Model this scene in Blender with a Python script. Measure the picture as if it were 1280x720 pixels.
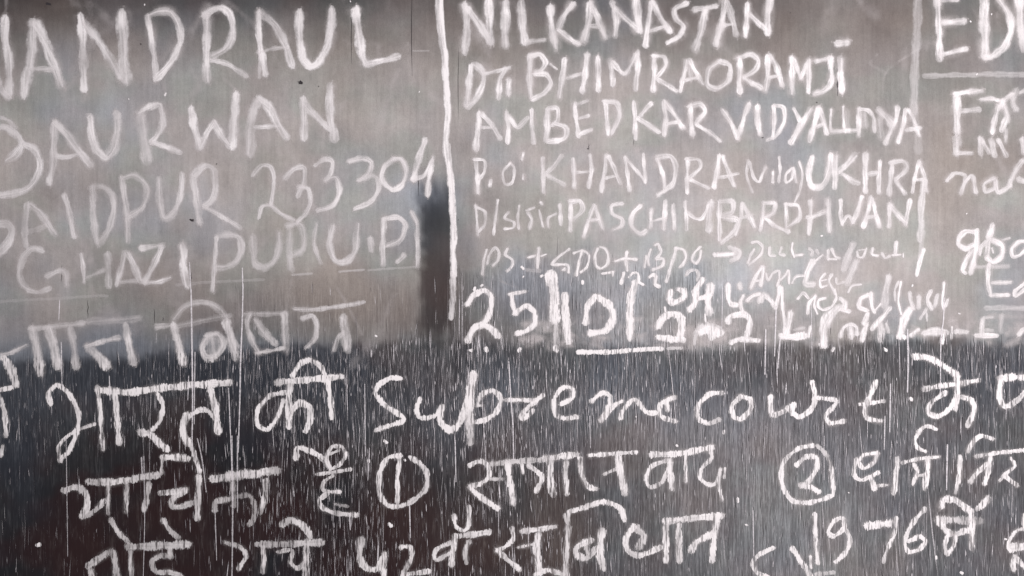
import bpy, math, random
import numpy as np
R = random.Random(7)
rs = np.random.RandomState(11)
PX = 0.00125                       # metres per photograph pixel: the stretch of board in view is 1.6 m wide
CX, CZ = 640, 360
def bx(x): return (x - CX) * PX
def bz(y): return 1.35 + (CZ - y) * PX   # the middle of the view is 1.35 m above the floor

# ---------------------------------------------------------------- camera, world, light, exposure
sc = bpy.context.scene
for o in list(bpy.data.objects): bpy.data.objects.remove(o)
cam = bpy.data.objects.new('camera', bpy.data.cameras.new('camera'))
sc.collection.objects.link(cam); sc.camera = cam
cam.data.lens = 35; cam.data.sensor_width = 36
cam.data.clip_start = 0.05; cam.data.clip_end = 50
cam.location = (0, -1.6 * 35 / 36, 1.35)
cam.rotation_euler = (math.radians(90), 0, 0)

world = bpy.data.worlds.new('World'); sc.world = world
world.use_nodes = True
bg = world.node_tree.nodes['Background']
bg.inputs[0].default_value = (1.0, .975, .985, 1); bg.inputs[1].default_value = 0.42

def area(name, loc, target, size, power, col):
    l = bpy.data.lights.new(name, 'AREA'); l.shape = 'RECTANGLE'; l.size = size[0]; l.size_y = size[1]
    l.energy = power; l.color = col
    o = bpy.data.objects.new(name, l); sc.collection.objects.link(o)
    o.location = loc
    import mathutils
    d = mathutils.Vector(target) - mathutils.Vector(loc)
    o.rotation_euler = d.to_track_quat('-Z', 'Y').to_euler()
    return o
area('window_light', (1.15, -2.0, 2.0), (0.25, 0, 1.38), (1.3, 1.3), 52, (1.0, 0.975, 0.97))

sc.view_settings.view_transform = 'Standard'; sc.view_settings.look = 'None'
sc.view_settings.exposure = 0; sc.view_settings.gamma = 1
sc.view_settings.use_curve_mapping = False
sc.render.engine = 'CYCLES'
sc.cycles.transparent_max_bounces = 24
sc.cycles.max_bounces = 4
sc.cycles.filter_width = 1.5

# ---------------------------------------------------------------- helpers
def link(name, me, mat, parent=None):
    o = bpy.data.objects.new(name, me); sc.collection.objects.link(o)
    if mat and not me.materials: me.materials.append(mat)
    if parent: o.parent = parent
    return o
def sstep(a, b, x):
    t = np.clip((x - a) / (b - a), 0, 1); return t * t * (3 - 2 * t)
_G = {}
def vnoise(x, y, s, seed):
    """smooth value noise on arrays"""
    g = _G.get(seed)
    if g is None: g = _G[seed] = np.random.RandomState(seed).rand(64, 64)
    u, v = np.asarray(x, float) / s, np.asarray(y, float) / s
    i, j = np.floor(u).astype(int), np.floor(v).astype(int); fu, fv = u - i, v - j
    fu = fu * fu * (3 - 2 * fu); fv = fv * fv * (3 - 2 * fv)
    a = g[i % 64, j % 64]; b = g[(i + 1) % 64, j % 64]; c = g[i % 64, (j + 1) % 64]; d = g[(i + 1) % 64, (j + 1) % 64]
    return (a * (1 - fu) + b * fu) * (1 - fv) + (c * (1 - fu) + d * fu) * fv
def edge_y(x):
    """height (photo pixels) where the evenly wiped grey dust of the upper board ends"""
    x = np.asarray(x, float)
    xs = [-200, 0, 120, 200, 300, 400, 520, 600, 700, 800, 900, 1000, 1100, 1200, 1300, 1500]
    ys = [445, 448, 446, 444, 434, 433, 425, 428, 430, 432, 434, 430, 426, 424, 428, 430]
    return np.interp(x, xs, ys)
def rough(x, y):
    """0 = smooth wiped board, 1 = scraped board with upright grain"""
    x = np.asarray(x, float) + (vnoise(x, y, 40, 33) - .5) * 50; y = np.asarray(y, float) + (vnoise(x, y, 22, 34) - .5) * 26
    top = np.interp(x, [0, 240, 300, 430, 560, 640, 880, 960, 1100, 1300], [415, 395, 350, 350, 350, 310, 318, 360, 395, 412])
    a = sstep(top - 10, top + 30, y) * np.interp(x, [0, 280, 320, 560, 600, 900, 960, 1300], [.3, .3, .42, .42, .7, .7, .4, .3])
    return np.maximum(a, sstep(-5, 5, y - edge_y(x)))

# ---------------------------------------------------------------- materials
def nodes(mat):
    mat.use_nodes = True
    nt = mat.node_tree; nt.nodes.clear(); return nt
def N(nt, t, **kw):
    n = nt.nodes.new(t)
    for k, v in kw.items():
        if k.startswith('i'): n.inputs[int(k[1:])].default_value = v
        else: setattr(n, k, v)
    return n
def math_(nt, op, a, b=None, c=None, clamp=False):
    n = nt.nodes.new('ShaderNodeMath'); n.operation = op; n.use_clamp = clamp
    for k, v in enumerate((a, b, c)):
        if v is None: continue
        if isinstance(v, (int, float)): n.inputs[k].default_value = v
        else: nt.links.new(v, n.inputs[k])
    return n.outputs[0]
def smooth_(nt, x, a, b, lo=0, hi=1):
    n = nt.nodes.new('ShaderNodeMapRange'); n.interpolation_type = 'SMOOTHSTEP'
    nt.links.new(x, n.inputs[0])
    for k, v in zip((1, 2, 3, 4), (a, b, lo, hi)): n.inputs[k].default_value = v
    return n.outputs[0]
def noise_(nt, sx, sz, detail=2, rough_=.5, off=0):
    g = nt.nodes.new('ShaderNodeNewGeometry'); m = nt.nodes.new('ShaderNodeMapping')
    m.inputs['Scale'].default_value = (1 / sx, 3, 1 / sz); m.inputs['Location'].default_value = (off, off * .37, off * 1.7)
    nt.links.new(g.outputs['Position'], m.inputs['Vector'])
    n = nt.nodes.new('ShaderNodeTexNoise'); n.inputs['Scale'].default_value = 1
    n.inputs['Detail'].default_value = detail; n.inputs['Roughness'].default_value = rough_
    nt.links.new(m.outputs[0], n.inputs['Vector']); return n.outputs[0], n.outputs[1]
def attr_(nt, name):
    n = nt.nodes.new('ShaderNodeAttribute'); n.attribute_name = name; return n.outputs['Fac']
def mixc(nt, f, a, b):
    n = nt.nodes.new('ShaderNodeMix'); n.data_type = 'RGBA'
    if isinstance(f, (int, float)): n.inputs[0].default_value = f
    else: nt.links.new(f, n.inputs[0])
    for k, v in ((6, a), (7, b)):
        if isinstance(v, tuple): n.inputs[k].default_value = v
        else: nt.links.new(v, n.inputs[k])
    return n.outputs[2]

def board_material():
    mat = bpy.data.materials.new('dusty_blackboard'); nt = nodes(mat); L = nt.links
    dust = attr_(nt, 'dust'); ro = attr_(nt, 'rough')  # first value holds real chalk dust and the painted-in sheen
    # cloudy hand-wiped smears, slanting
    cl, _ = noise_(nt, .11, .09, 4, .55, 3); cl2, _ = noise_(nt, .013, .055, 4, .62, 9)
    sm = math_(nt, 'ADD', math_(nt, 'MULTIPLY', math_(nt, 'SUBTRACT', cl, .5), .85), math_(nt, 'MULTIPLY', math_(nt, 'SUBTRACT', cl2, .5), .38))
    d = math_(nt, 'MULTIPLY', dust, math_(nt, 'ADD', sm, 1.0))
    # fine speckle of the dust everywhere
    fi, _ = noise_(nt, .0016, .0022, 2, .6, 5); br, _ = noise_(nt, .004, .09, 3, .6, 61); mo, _ = noise_(nt, .0065, .0075, 3, .65, 67)
    d = math_(nt, 'MULTIPLY', d, math_(nt, 'ADD', math_(nt, 'ADD', math_(nt, 'MULTIPLY', math_(nt, 'SUBTRACT', fi, .5), .42), math_(nt, 'ADD', math_(nt, 'MULTIPLY', math_(nt, 'SUBTRACT', br, .5), .30), math_(nt, 'MULTIPLY', math_(nt, 'SUBTRACT', mo, .5), .30))), 1.0))
    # upright wood-like grain where the board is scraped: dust sits on the ridges
    g1, _ = noise_(nt, .0024, .05, 3, .65, 1); g2, _ = noise_(nt, .0013, .016, 2, .6, 13)
    gr = math_(nt, 'ADD', math_(nt, 'MULTIPLY', smooth_(nt, g1, .40, .72), 1.0), math_(nt, 'MULTIPLY', smooth_(nt, g2, .50, .74), .95))
    gm = math_(nt, 'ADD', math_(nt, 'MULTIPLY', gr, .62), .66)
    gfac = math_(nt, 'ADD', math_(nt, 'MULTIPLY', math_(nt, 'SUBTRACT', gm, 1.0), ro), 1.0)
    d = math_(nt, 'MULTIPLY', d, gfac, clamp=True)
    bl, _ = noise_(nt, .012, .03, 3, .6, 87)
    d = math_(nt, 'ADD', d, math_(nt, 'MULTIPLY', math_(nt, 'MULTIPLY', smooth_(nt, bl, .42, .72), gr), math_(nt, 'MULTIPLY', ro, .045)), clamp=True)
    # slight colour casts: old wiped chalk colours
    _, hc = noise_(nt, .10, .07, 2, .5, 21)
    sep = nt.nodes.new('ShaderNodeSeparateColor'); L.new(hc, sep.inputs[0])
    warm = mixc(nt, smooth_(nt, sep.outputs[0], .42, .64), (.67, .616, .608, 1), (.628, .630, .602, 1))
    cool = mixc(nt, smooth_(nt, sep.outputs[1], .40, .62), (.63, .60, .63, 1), (.605, .620, .64, 1))
    dustc = mixc(nt, ro, warm, cool)
    tn = attr_(nt, 'tint')
    dustc = mixc(nt, math_(nt, 'MULTIPLY', tn, -1, clamp=True), dustc, (.685, .610, .565, 1))
    dustc = mixc(nt, math_(nt, 'MULTIPLY', tn, 1, clamp=True), dustc, (.575, .605, .685, 1))
    base = mixc(nt, smooth_(nt, sep.outputs[2], .40, .60), (.0175, .0085, .0105, 1), (.0105, .0105, .0135, 1))
    base = mixc(nt, math_(nt, 'MULTIPLY', tn, -1, clamp=True), base, (.0215, .0085, .0095, 1))
    base = mixc(nt, math_(nt, 'MULTIPLY', tn, 1, clamp=True), base, (.0095, .0115, .0185, 1))
    col = mixc(nt, d, base, dustc)
    b = nt.nodes.new('ShaderNodeBsdfPrincipled'); out = nt.nodes.new('ShaderNodeOutputMaterial')
    L.new(col, b.inputs['Base Color']); b.inputs['Roughness'].default_value = .78
    b.inputs['Specular IOR Level'].default_value = .18
    bp = nt.nodes.new('ShaderNodeBump'); bp.inputs['Distance'].default_value = .0009
    bp.inputs['Strength'].default_value = .6
    L.new(math_(nt, 'ADD', math_(nt, 'MULTIPLY', g1, ro), math_(nt, 'MULTIPLY', math_(nt, 'ADD', mo, fi), math_(nt, 'SUBTRACT', .5, math_(nt, 'MULTIPLY', ro, .4)))), bp.inputs['Height'])
    L.new(bp.outputs[0], b.inputs['Normal']); L.new(b.outputs[0], out.inputs[0])
    return mat

def chalk_material(name, kind='stroke', col=(.90, .852, .866, 1)):
    mat = bpy.data.materials.new(name); nt = nodes(mat); L = nt.links
    dens = attr_(nt, 'dens'); v = attr_(nt, 'across'); ro = attr_(nt, 'rough')
    g1, _ = noise_(nt, .0032, .045, 3, .65, 1); g2, _ = noise_(nt, .0018, .014, 2, .6, 13)
    e1, _ = noise_(nt, .010, .014, 3, .6, 31); b1, _ = noise_(nt, .022, .03, 3, .6, 17)
    f1, _ = noise_(nt, .0020, .0026, 2, .6, 41); s1, _ = noise_(nt, .003, .06, 2, .6, 53)
    e2, _ = noise_(nt, .05, .05, 1, .5, 77)
    # bands of thicker and thinner chalk running along the stroke, as the worn end of a stick leaves them
    cb = nt.nodes.new('ShaderNodeCombineXYZ'); L.new(math_(nt, 'MULTIPLY', v, 2.6), cb.inputs[0]); L.new(math_(nt, 'MULTIPLY', attr_(nt, 'along'), .035), cb.inputs[1]); L.new(attr_(nt, 'pass'), cb.inputs[2])
    bn = nt.nodes.new('ShaderNodeTexNoise'); bn.inputs['Scale'].default_value = 1; bn.inputs['Detail'].default_value = 2; L.new(cb.outputs[0], bn.inputs['Vector']); band = bn.outputs[0]
    av = math_(nt, 'ABSOLUTE', v)
    if kind == 'halo':
        e = smooth_(nt, av, 0.0, 1.0, 1, 0)
        a = math_(nt, 'MULTIPLY', e, dens)
        a = math_(nt, 'MULTIPLY', a, smooth_(nt, b1, .35, .68, .1, 1.9))
    elif kind == 'streak':
        e = smooth_(nt, av, .3, 1.0, 1, 0)
        a = math_(nt, 'MULTIPLY', math_(nt, 'MULTIPLY', e, dens), smooth_(nt, f1, .30, .55, .45, 1))
    else:
        wob = math_(nt, 'MULTIPLY', math_(nt, 'SUBTRACT', e1, .5), .95)
        grg = math_(nt, 'MULTIPLY', math_(nt, 'MULTIPLY', math_(nt, 'SUBTRACT', g2, .5), 1.6), ro)
        av2 = math_(nt, 'ADD', av, math_(nt, 'ADD', wob, grg))
        side = smooth_(nt, e2, .4, .6, -.5, .5)
        avs = math_(nt, 'ADD', av2, math_(nt, 'MULTIPLY', math_(nt, 'MULTIPLY', v, side), .45))
        soft = smooth_(nt, avs, .38, 1.0, 1, 0)
        hard = smooth_(nt, av2, .70, .90, 1, 0)
        mx = nt.nodes.new('ShaderNodeMix'); L.new(ro, mx.inputs[0]); L.new(soft, mx.inputs[2]); L.new(hard, mx.inputs[3])
        e = mx.outputs[0]
        # patchy load of chalk, streaked along the upright grain
        load = math_(nt, 'ADD', math_(nt, 'MULTIPLY', b1, .65), math_(nt, 'ADD', math_(nt, 'MULTIPLY', s1, .35), math_(nt, 'ADD', math_(nt, 'MULTIPLY', f1, .30), math_(nt, 'MULTIPLY', band, .95))))
        load = smooth_(nt, load, .78, 1.34, .62, 1.25)
        ld = nt.nodes.new('ShaderNodeMix'); L.new(math_(nt, 'MULTIPLY', ro, .38), ld.inputs[0]); L.new(load, ld.inputs[2]); ld.inputs[3].default_value = 1.15; load = ld.outputs[0]
        gap = smooth_(nt, math_(nt, 'ADD', math_(nt, 'MULTIPLY', g1, .6), math_(nt, 'MULTIPLY', g2, .4)), .39, .51, .06, 1.1)
        mg = nt.nodes.new('ShaderNodeMix'); L.new(ro, mg.inputs[0]); mg.inputs[2].default_value = 1; L.new(gap, mg.inputs[3])
        a = math_(nt, 'MULTIPLY', math_(nt, 'MULTIPLY', e, dens), math_(nt, 'MULTIPLY', load, mg.outputs[0]), clamp=True)
    b = nt.nodes.new('ShaderNodeBsdfPrincipled'); out = nt.nodes.new('ShaderNodeOutputMaterial')
    b.inputs['Base Color'].default_value = col; b.inputs['Roughness'].default_value = .95
    b.inputs['Specular IOR Level'].default_value = .05
    L.new(math_(nt, 'MINIMUM', a, .97), b.inputs['Alpha']); L.new(b.outputs[0], out.inputs[0])
    return mat

M_board = board_material()
M_chalk = chalk_material('chalk')
M_halo = chalk_material('chalk_dust_smear', 'halo', (.76, .70, .705, 1))
M_streak = chalk_material('chalk_streak', 'streak', (.86, .81, .85, 1))
M_groove = chalk_material('bare_groove', 'streak', (.022, .018, .022, 1))
M_chip = bpy.data.materials.new('bare_dark_chip'); M_chip.use_nodes = True
M_chip.node_tree.nodes['Principled BSDF'].inputs['Base Color'].default_value = (.03, .024, .028, 1)
M_chip.node_tree.nodes['Principled BSDF'].inputs['Roughness'].default_value = .9
M_wood = bpy.data.materials.new('painted_board_core'); M_wood.use_nodes = True
M_wood.node_tree.nodes['Principled BSDF'].inputs['Base Color'].default_value = (.05, .045, .045, 1)

# ---------------------------------------------------------------- the blackboard
board = bpy.data.objects.new('blackboard', None); sc.collection.objects.link(board)
board.location = (0, 0, 0)
board['label'] = 'worn blackboard covered in white chalk writing, grey with dust above and black and scraped below'
board['category'] = 'blackboard'

# board tone: chalk dust plus the sheen from the right painted in, sampled on a loose grid (columns every 80 photo pixels)
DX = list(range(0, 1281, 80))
DUST_SHEEN_ROWS = [
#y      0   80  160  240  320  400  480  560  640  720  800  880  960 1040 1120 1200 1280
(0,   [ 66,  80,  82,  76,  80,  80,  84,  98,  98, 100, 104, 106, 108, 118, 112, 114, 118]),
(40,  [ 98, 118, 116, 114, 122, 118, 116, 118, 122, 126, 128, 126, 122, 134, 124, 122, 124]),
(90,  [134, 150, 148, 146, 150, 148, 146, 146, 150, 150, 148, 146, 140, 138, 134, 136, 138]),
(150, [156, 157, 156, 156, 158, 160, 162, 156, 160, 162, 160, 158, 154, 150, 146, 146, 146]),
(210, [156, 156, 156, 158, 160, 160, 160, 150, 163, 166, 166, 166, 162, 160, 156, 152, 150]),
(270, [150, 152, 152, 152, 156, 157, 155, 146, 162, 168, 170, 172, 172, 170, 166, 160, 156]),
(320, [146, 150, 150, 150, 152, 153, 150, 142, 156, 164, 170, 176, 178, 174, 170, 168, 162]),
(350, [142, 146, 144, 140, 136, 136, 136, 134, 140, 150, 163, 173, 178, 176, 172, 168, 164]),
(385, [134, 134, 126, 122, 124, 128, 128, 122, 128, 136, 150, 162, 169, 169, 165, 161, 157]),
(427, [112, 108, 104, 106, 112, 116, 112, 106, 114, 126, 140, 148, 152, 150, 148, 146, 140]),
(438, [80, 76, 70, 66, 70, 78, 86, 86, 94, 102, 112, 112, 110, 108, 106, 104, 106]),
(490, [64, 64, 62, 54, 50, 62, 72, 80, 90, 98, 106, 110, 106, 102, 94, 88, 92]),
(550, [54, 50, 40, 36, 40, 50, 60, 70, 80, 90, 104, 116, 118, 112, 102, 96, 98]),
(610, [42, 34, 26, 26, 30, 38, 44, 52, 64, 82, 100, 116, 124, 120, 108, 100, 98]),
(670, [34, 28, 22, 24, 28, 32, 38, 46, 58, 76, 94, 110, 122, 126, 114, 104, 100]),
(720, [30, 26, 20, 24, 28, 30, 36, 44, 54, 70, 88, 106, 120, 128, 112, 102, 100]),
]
LIT = (0.86, 1.0)      # how strongly the lamp and room light show white at the left and right edge (for converting tones to amounts of dust and sheen)
def dust_and_sheen(x, y):
    ys = [r[0] for r in DUST_SHEEN_ROWS]; T = np.array([r[1] for r in DUST_SHEEN_ROWS], float)
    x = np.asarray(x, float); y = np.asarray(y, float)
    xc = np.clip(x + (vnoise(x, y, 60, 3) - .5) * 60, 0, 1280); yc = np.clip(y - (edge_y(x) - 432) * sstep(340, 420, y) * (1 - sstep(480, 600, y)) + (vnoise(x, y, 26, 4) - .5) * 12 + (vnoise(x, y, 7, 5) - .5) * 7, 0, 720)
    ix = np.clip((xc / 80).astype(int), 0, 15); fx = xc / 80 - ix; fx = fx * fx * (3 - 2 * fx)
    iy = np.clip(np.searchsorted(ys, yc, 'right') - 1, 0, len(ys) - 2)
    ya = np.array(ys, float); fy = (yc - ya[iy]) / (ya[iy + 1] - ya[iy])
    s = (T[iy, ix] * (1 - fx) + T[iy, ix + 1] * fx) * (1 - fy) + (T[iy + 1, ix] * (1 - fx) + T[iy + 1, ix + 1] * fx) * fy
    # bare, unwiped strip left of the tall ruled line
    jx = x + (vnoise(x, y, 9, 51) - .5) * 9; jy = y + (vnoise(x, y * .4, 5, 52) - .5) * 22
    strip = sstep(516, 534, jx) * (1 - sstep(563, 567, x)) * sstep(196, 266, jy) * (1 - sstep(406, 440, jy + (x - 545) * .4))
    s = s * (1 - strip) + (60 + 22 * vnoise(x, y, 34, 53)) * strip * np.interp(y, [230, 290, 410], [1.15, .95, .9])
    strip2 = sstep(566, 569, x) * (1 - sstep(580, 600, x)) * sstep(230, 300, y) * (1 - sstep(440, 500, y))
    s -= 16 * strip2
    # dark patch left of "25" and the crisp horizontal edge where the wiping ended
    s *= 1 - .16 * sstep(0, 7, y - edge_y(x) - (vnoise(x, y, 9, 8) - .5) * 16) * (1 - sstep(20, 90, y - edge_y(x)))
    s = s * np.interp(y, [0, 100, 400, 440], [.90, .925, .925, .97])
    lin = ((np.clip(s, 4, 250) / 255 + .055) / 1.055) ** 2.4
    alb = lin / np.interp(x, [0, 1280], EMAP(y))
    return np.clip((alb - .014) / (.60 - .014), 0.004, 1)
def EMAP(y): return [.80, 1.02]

def tint_amount(x, y):
    """-1 = brownish cast of the dust and paint, +1 = bluish cast"""
    t = (vnoise(x, y, 70, 91) - .5) * .9 + (vnoise(x, y, 28, 92) - .5) * .5
    for cx_, cy_, rx, ry, k in ((430, 375, 170, 50, -1.1), (1090, 50, 150, 60, -.9), (540, 30, 130, 60, -.6), (60, 20, 90, 40, -.5), (260, 620, 260, 70, -.65), (60, 690, 160, 60, -.55), (300, 540, 90, 50, .7), (30, 590, 50, 90, .9),
                                (560, 690, 190, 60, -.7), (1230, 200, 90, 90, -.5), (100, 470, 230, 50, 1.3), (360, 455, 110, 36, 1.2), (500, 520, 110, 60, .6), (700, 470, 170, 60, .7),
                                (540, 240, 40, 25, .9), (960, 130, 110, 50, .3), (650, 370, 60, 45, .5), (1240, 460, 80, 40, .8), (240, 520, 60, 60, -.4), (230, 440, 90, 30, .6)):
        t = t + k * np.exp(-((x - cx_) / rx) ** 2 - ((y - cy_) / ry) ** 2)
    return np.clip(t, -1, 1)
X0, X1, Y0, Y1, ST = -260, 1540, -240, 960, 4
nx, ny = (X1 - X0) // ST + 1, (Y1 - Y0) // ST + 1
gx, gy = np.meshgrid(np.arange(nx) * ST + X0, np.arange(ny) * ST + Y0)
fx_, fy_ = gx.ravel().astype(float), gy.ravel().astype(float)
wav = (vnoise(fx_, fy_, 210, 15) - .5) * .0016
verts = np.stack([bx(fx_), wav, bz(fy_)], 1)
idx = np.arange(nx * ny).reshape(ny, nx)
faces = np.stack([idx[:-1, :-1].ravel(), idx[1:, :-1].ravel(), idx[1:, 1:].ravel(), idx[:-1, 1:].ravel()], 1)
me = bpy.data.meshes.new('board_face'); me.from_pydata(verts.tolist(), [], faces.tolist())
for nm, val in (('dust', dust_and_sheen(fx_, fy_)), ('rough', rough(fx_, fy_)), ('tint', tint_amount(fx_, fy_))):
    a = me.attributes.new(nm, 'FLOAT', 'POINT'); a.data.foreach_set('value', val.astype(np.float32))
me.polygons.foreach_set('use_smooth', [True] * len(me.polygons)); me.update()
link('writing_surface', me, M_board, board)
def surf(x, y): return float((vnoise(x, y, 210, 15) - .5) * .0016)

# core of the board behind the writing surface
cx0, cx1, cz0, cz1 = bx(X0), bx(X1), bz(Y1), bz(Y0)
v = [(x, y, z) for y in (.003, .022) for x, z in ((cx0, cz0), (cx1, cz0), (cx1, cz1), (cx0, cz1))]
me = bpy.data.meshes.new('board_core')
me.from_pydata(v, [], [(0, 1, 2, 3), (7, 6, 5, 4), (0, 4, 5, 1), (1, 5, 6, 2), (2, 6, 7, 3), (3, 7, 4, 0)])
link('board_core', me, M_wood, board)

# ---------------------------------------------------------------- chalk strokes
_lay = [0]
def catmull(P, step):
    P = np.array(P, float)
    if len(P) == 2: Q = [P[0] + (P[1] - P[0]) * t for t in np.linspace(0, 1, max(2, int(np.hypot(*(P[1] - P[0])) / step) + 1))]; return np.array(Q)
    E = np.vstack([2 * P[0] - P[1], P, 2 * P[-1] - P[-2]]); out = []
    for i in range(1, len(E) - 2):
        a, b, c, d = E[i - 1:i + 3]; n = max(2, int(np.hypot(*(c - b)) / step) + 1)
        for k in range(n):
            t = k / n
            # soft tension keeps hand-drawn corners
            m1 = (c - a) * .42; m2 = (d - b) * .42
            h = ((2*t**3 - 3*t**2 + 1), (t**3 - 2*t**2 + t), (-2*t**3 + 3*t**2), (t**3 - t**2))
            out.append(h[0] * b + h[1] * m1 + h[2] * c + h[3] * m2)
    out.append(P[-1]); return np.array(out)

class Ribbons:
    def __init__(s): s.q = []; s.f = []; s.n = 0
    def add(s, pts, w, dens, lift=.0004, thick=.0003, taper=.0, wv=.12, press=0.):
        """one chalk stroke: a low, slightly domed ribbon of width w (photo px) along pts"""
        _lay[0] += 1
        lift = lift + (_lay[0] % 40) * .000006
        Q = catmull(pts, max(1.5, w * .35))
        T = np.gradient(Q, axis=0); T /= np.maximum(1e-6, np.hypot(T[:, 0], T[:, 1]))[:, None]
        cap = w * .32                                   # push the ends out to a rounded tip
        Q = np.vstack([Q[0] - T[0] * cap, Q, Q[-1] + T[-1] * cap]); T = np.vstack([T[0], T, T[-1]]); n = len(Q)
        i = np.arange(n); K = np.array([-1, -.5, 0, .5, 1.])
        hw = w * .5 * (1 + wv * np.sin(i * .7 + R.random() * 9) + wv * .6 * (rs.rand(n) - .5))
        if taper: hw *= np.maximum(.2, 1 - taper * np.abs(i / (n - 1) - .35) * 1.5)
        end = (i == 0) | (i == n - 1); near = (i == 1) | (i == n - 2)
        hw = np.where(end, hw * .62, hw)
        x = (Q[:, :1] - T[:, 1:] * (hw[:, None] * K)); y = (Q[:, 1:] + T[:, :1] * (hw[:, None] * K))
        dist = np.concatenate([[0], np.cumsum(np.hypot(*np.diff(Q, axis=0).T))])
        wave = (vnoise(x, y, 210, 15) - .5) * .0016
        yy = wave - lift - thick * (1 - K ** 2)[None] * np.where(end, 0, 1)[:, None]
        # pressure: swells and dies along the stroke, one end often trails off
        u = dist / max(dist[-1], 1e-6); pr = 1 + press * (.22 * np.sin(u * R.uniform(3, 9) + R.random() * 6) + .12 * np.sin(u * R.uniform(9, 20) + R.random() * 6) - .08)
        tail = R.choice((0, 0, 1, 2)); tl = R.uniform(.12, .35)
        if tail == 1: pr *= 1 - press * .6 * np.clip(1 - u / tl, 0, 1)
        if tail == 2: pr *= 1 - press * .6 * np.clip(1 - (1 - u) / tl, 0, 1)
        de = (dens * pr * np.where(end, .75, np.where(near, .95, 1)))[:, None] * np.ones(5)
        ac = np.where(end[:, None], np.where(np.abs(K) < .8, np.where(K < 0, -.8, .8), K)[None], K[None])
        s.q.append(np.stack([bx(x), yy, bz(y), de, ac, rough(x, y), dist[:, None] * np.ones(5), np.full(x.shape, _lay[0] * 3.7)], -1).reshape(-1, 8))
        a = (s.n + np.arange(n - 1)[:, None] * 5 + np.arange(4)[None]).ravel()
        s.f.append(np.stack([a, a + 1, a + 6, a + 5], 1)); s.n += n * 5
    def mesh(s, name, mat):
        me = bpy.data.meshes.new(name); q = np.vstack(s.q)
        me.from_pydata(q[:, :3].tolist(), [], np.vstack(s.f).tolist())
        for k, nm in enumerate(('dens', 'across', 'rough', 'along', 'pass')):
            at = me.attributes.new(nm, 'FLOAT', 'POINT'); at.data.foreach_set('value', q[:, 3 + k].astype(np.float32))
        me.polygons.foreach_set('use_smooth', [True] * len(me.polygons)); me.materials.append(mat); me.update(); return me
def shift_origin(o, me, parent_loc=(0, 0, 0)):
    """put the object's origin at the middle of its own foot"""
    n = len(me.vertices); c = np.empty(n * 3, np.float32); me.vertices.foreach_get('co', c); c = c.reshape(-1, 3)
    loc = ((c[:, 0].min() + c[:, 0].max()) / 2, 0.0, c[:, 2].min())
    c -= np.array(loc, np.float32); me.vertices.foreach_set('co', c.ravel()); me.update()
    o.location = [a - b for a, b in zip(loc, parent_loc)]
    return loc

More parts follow.
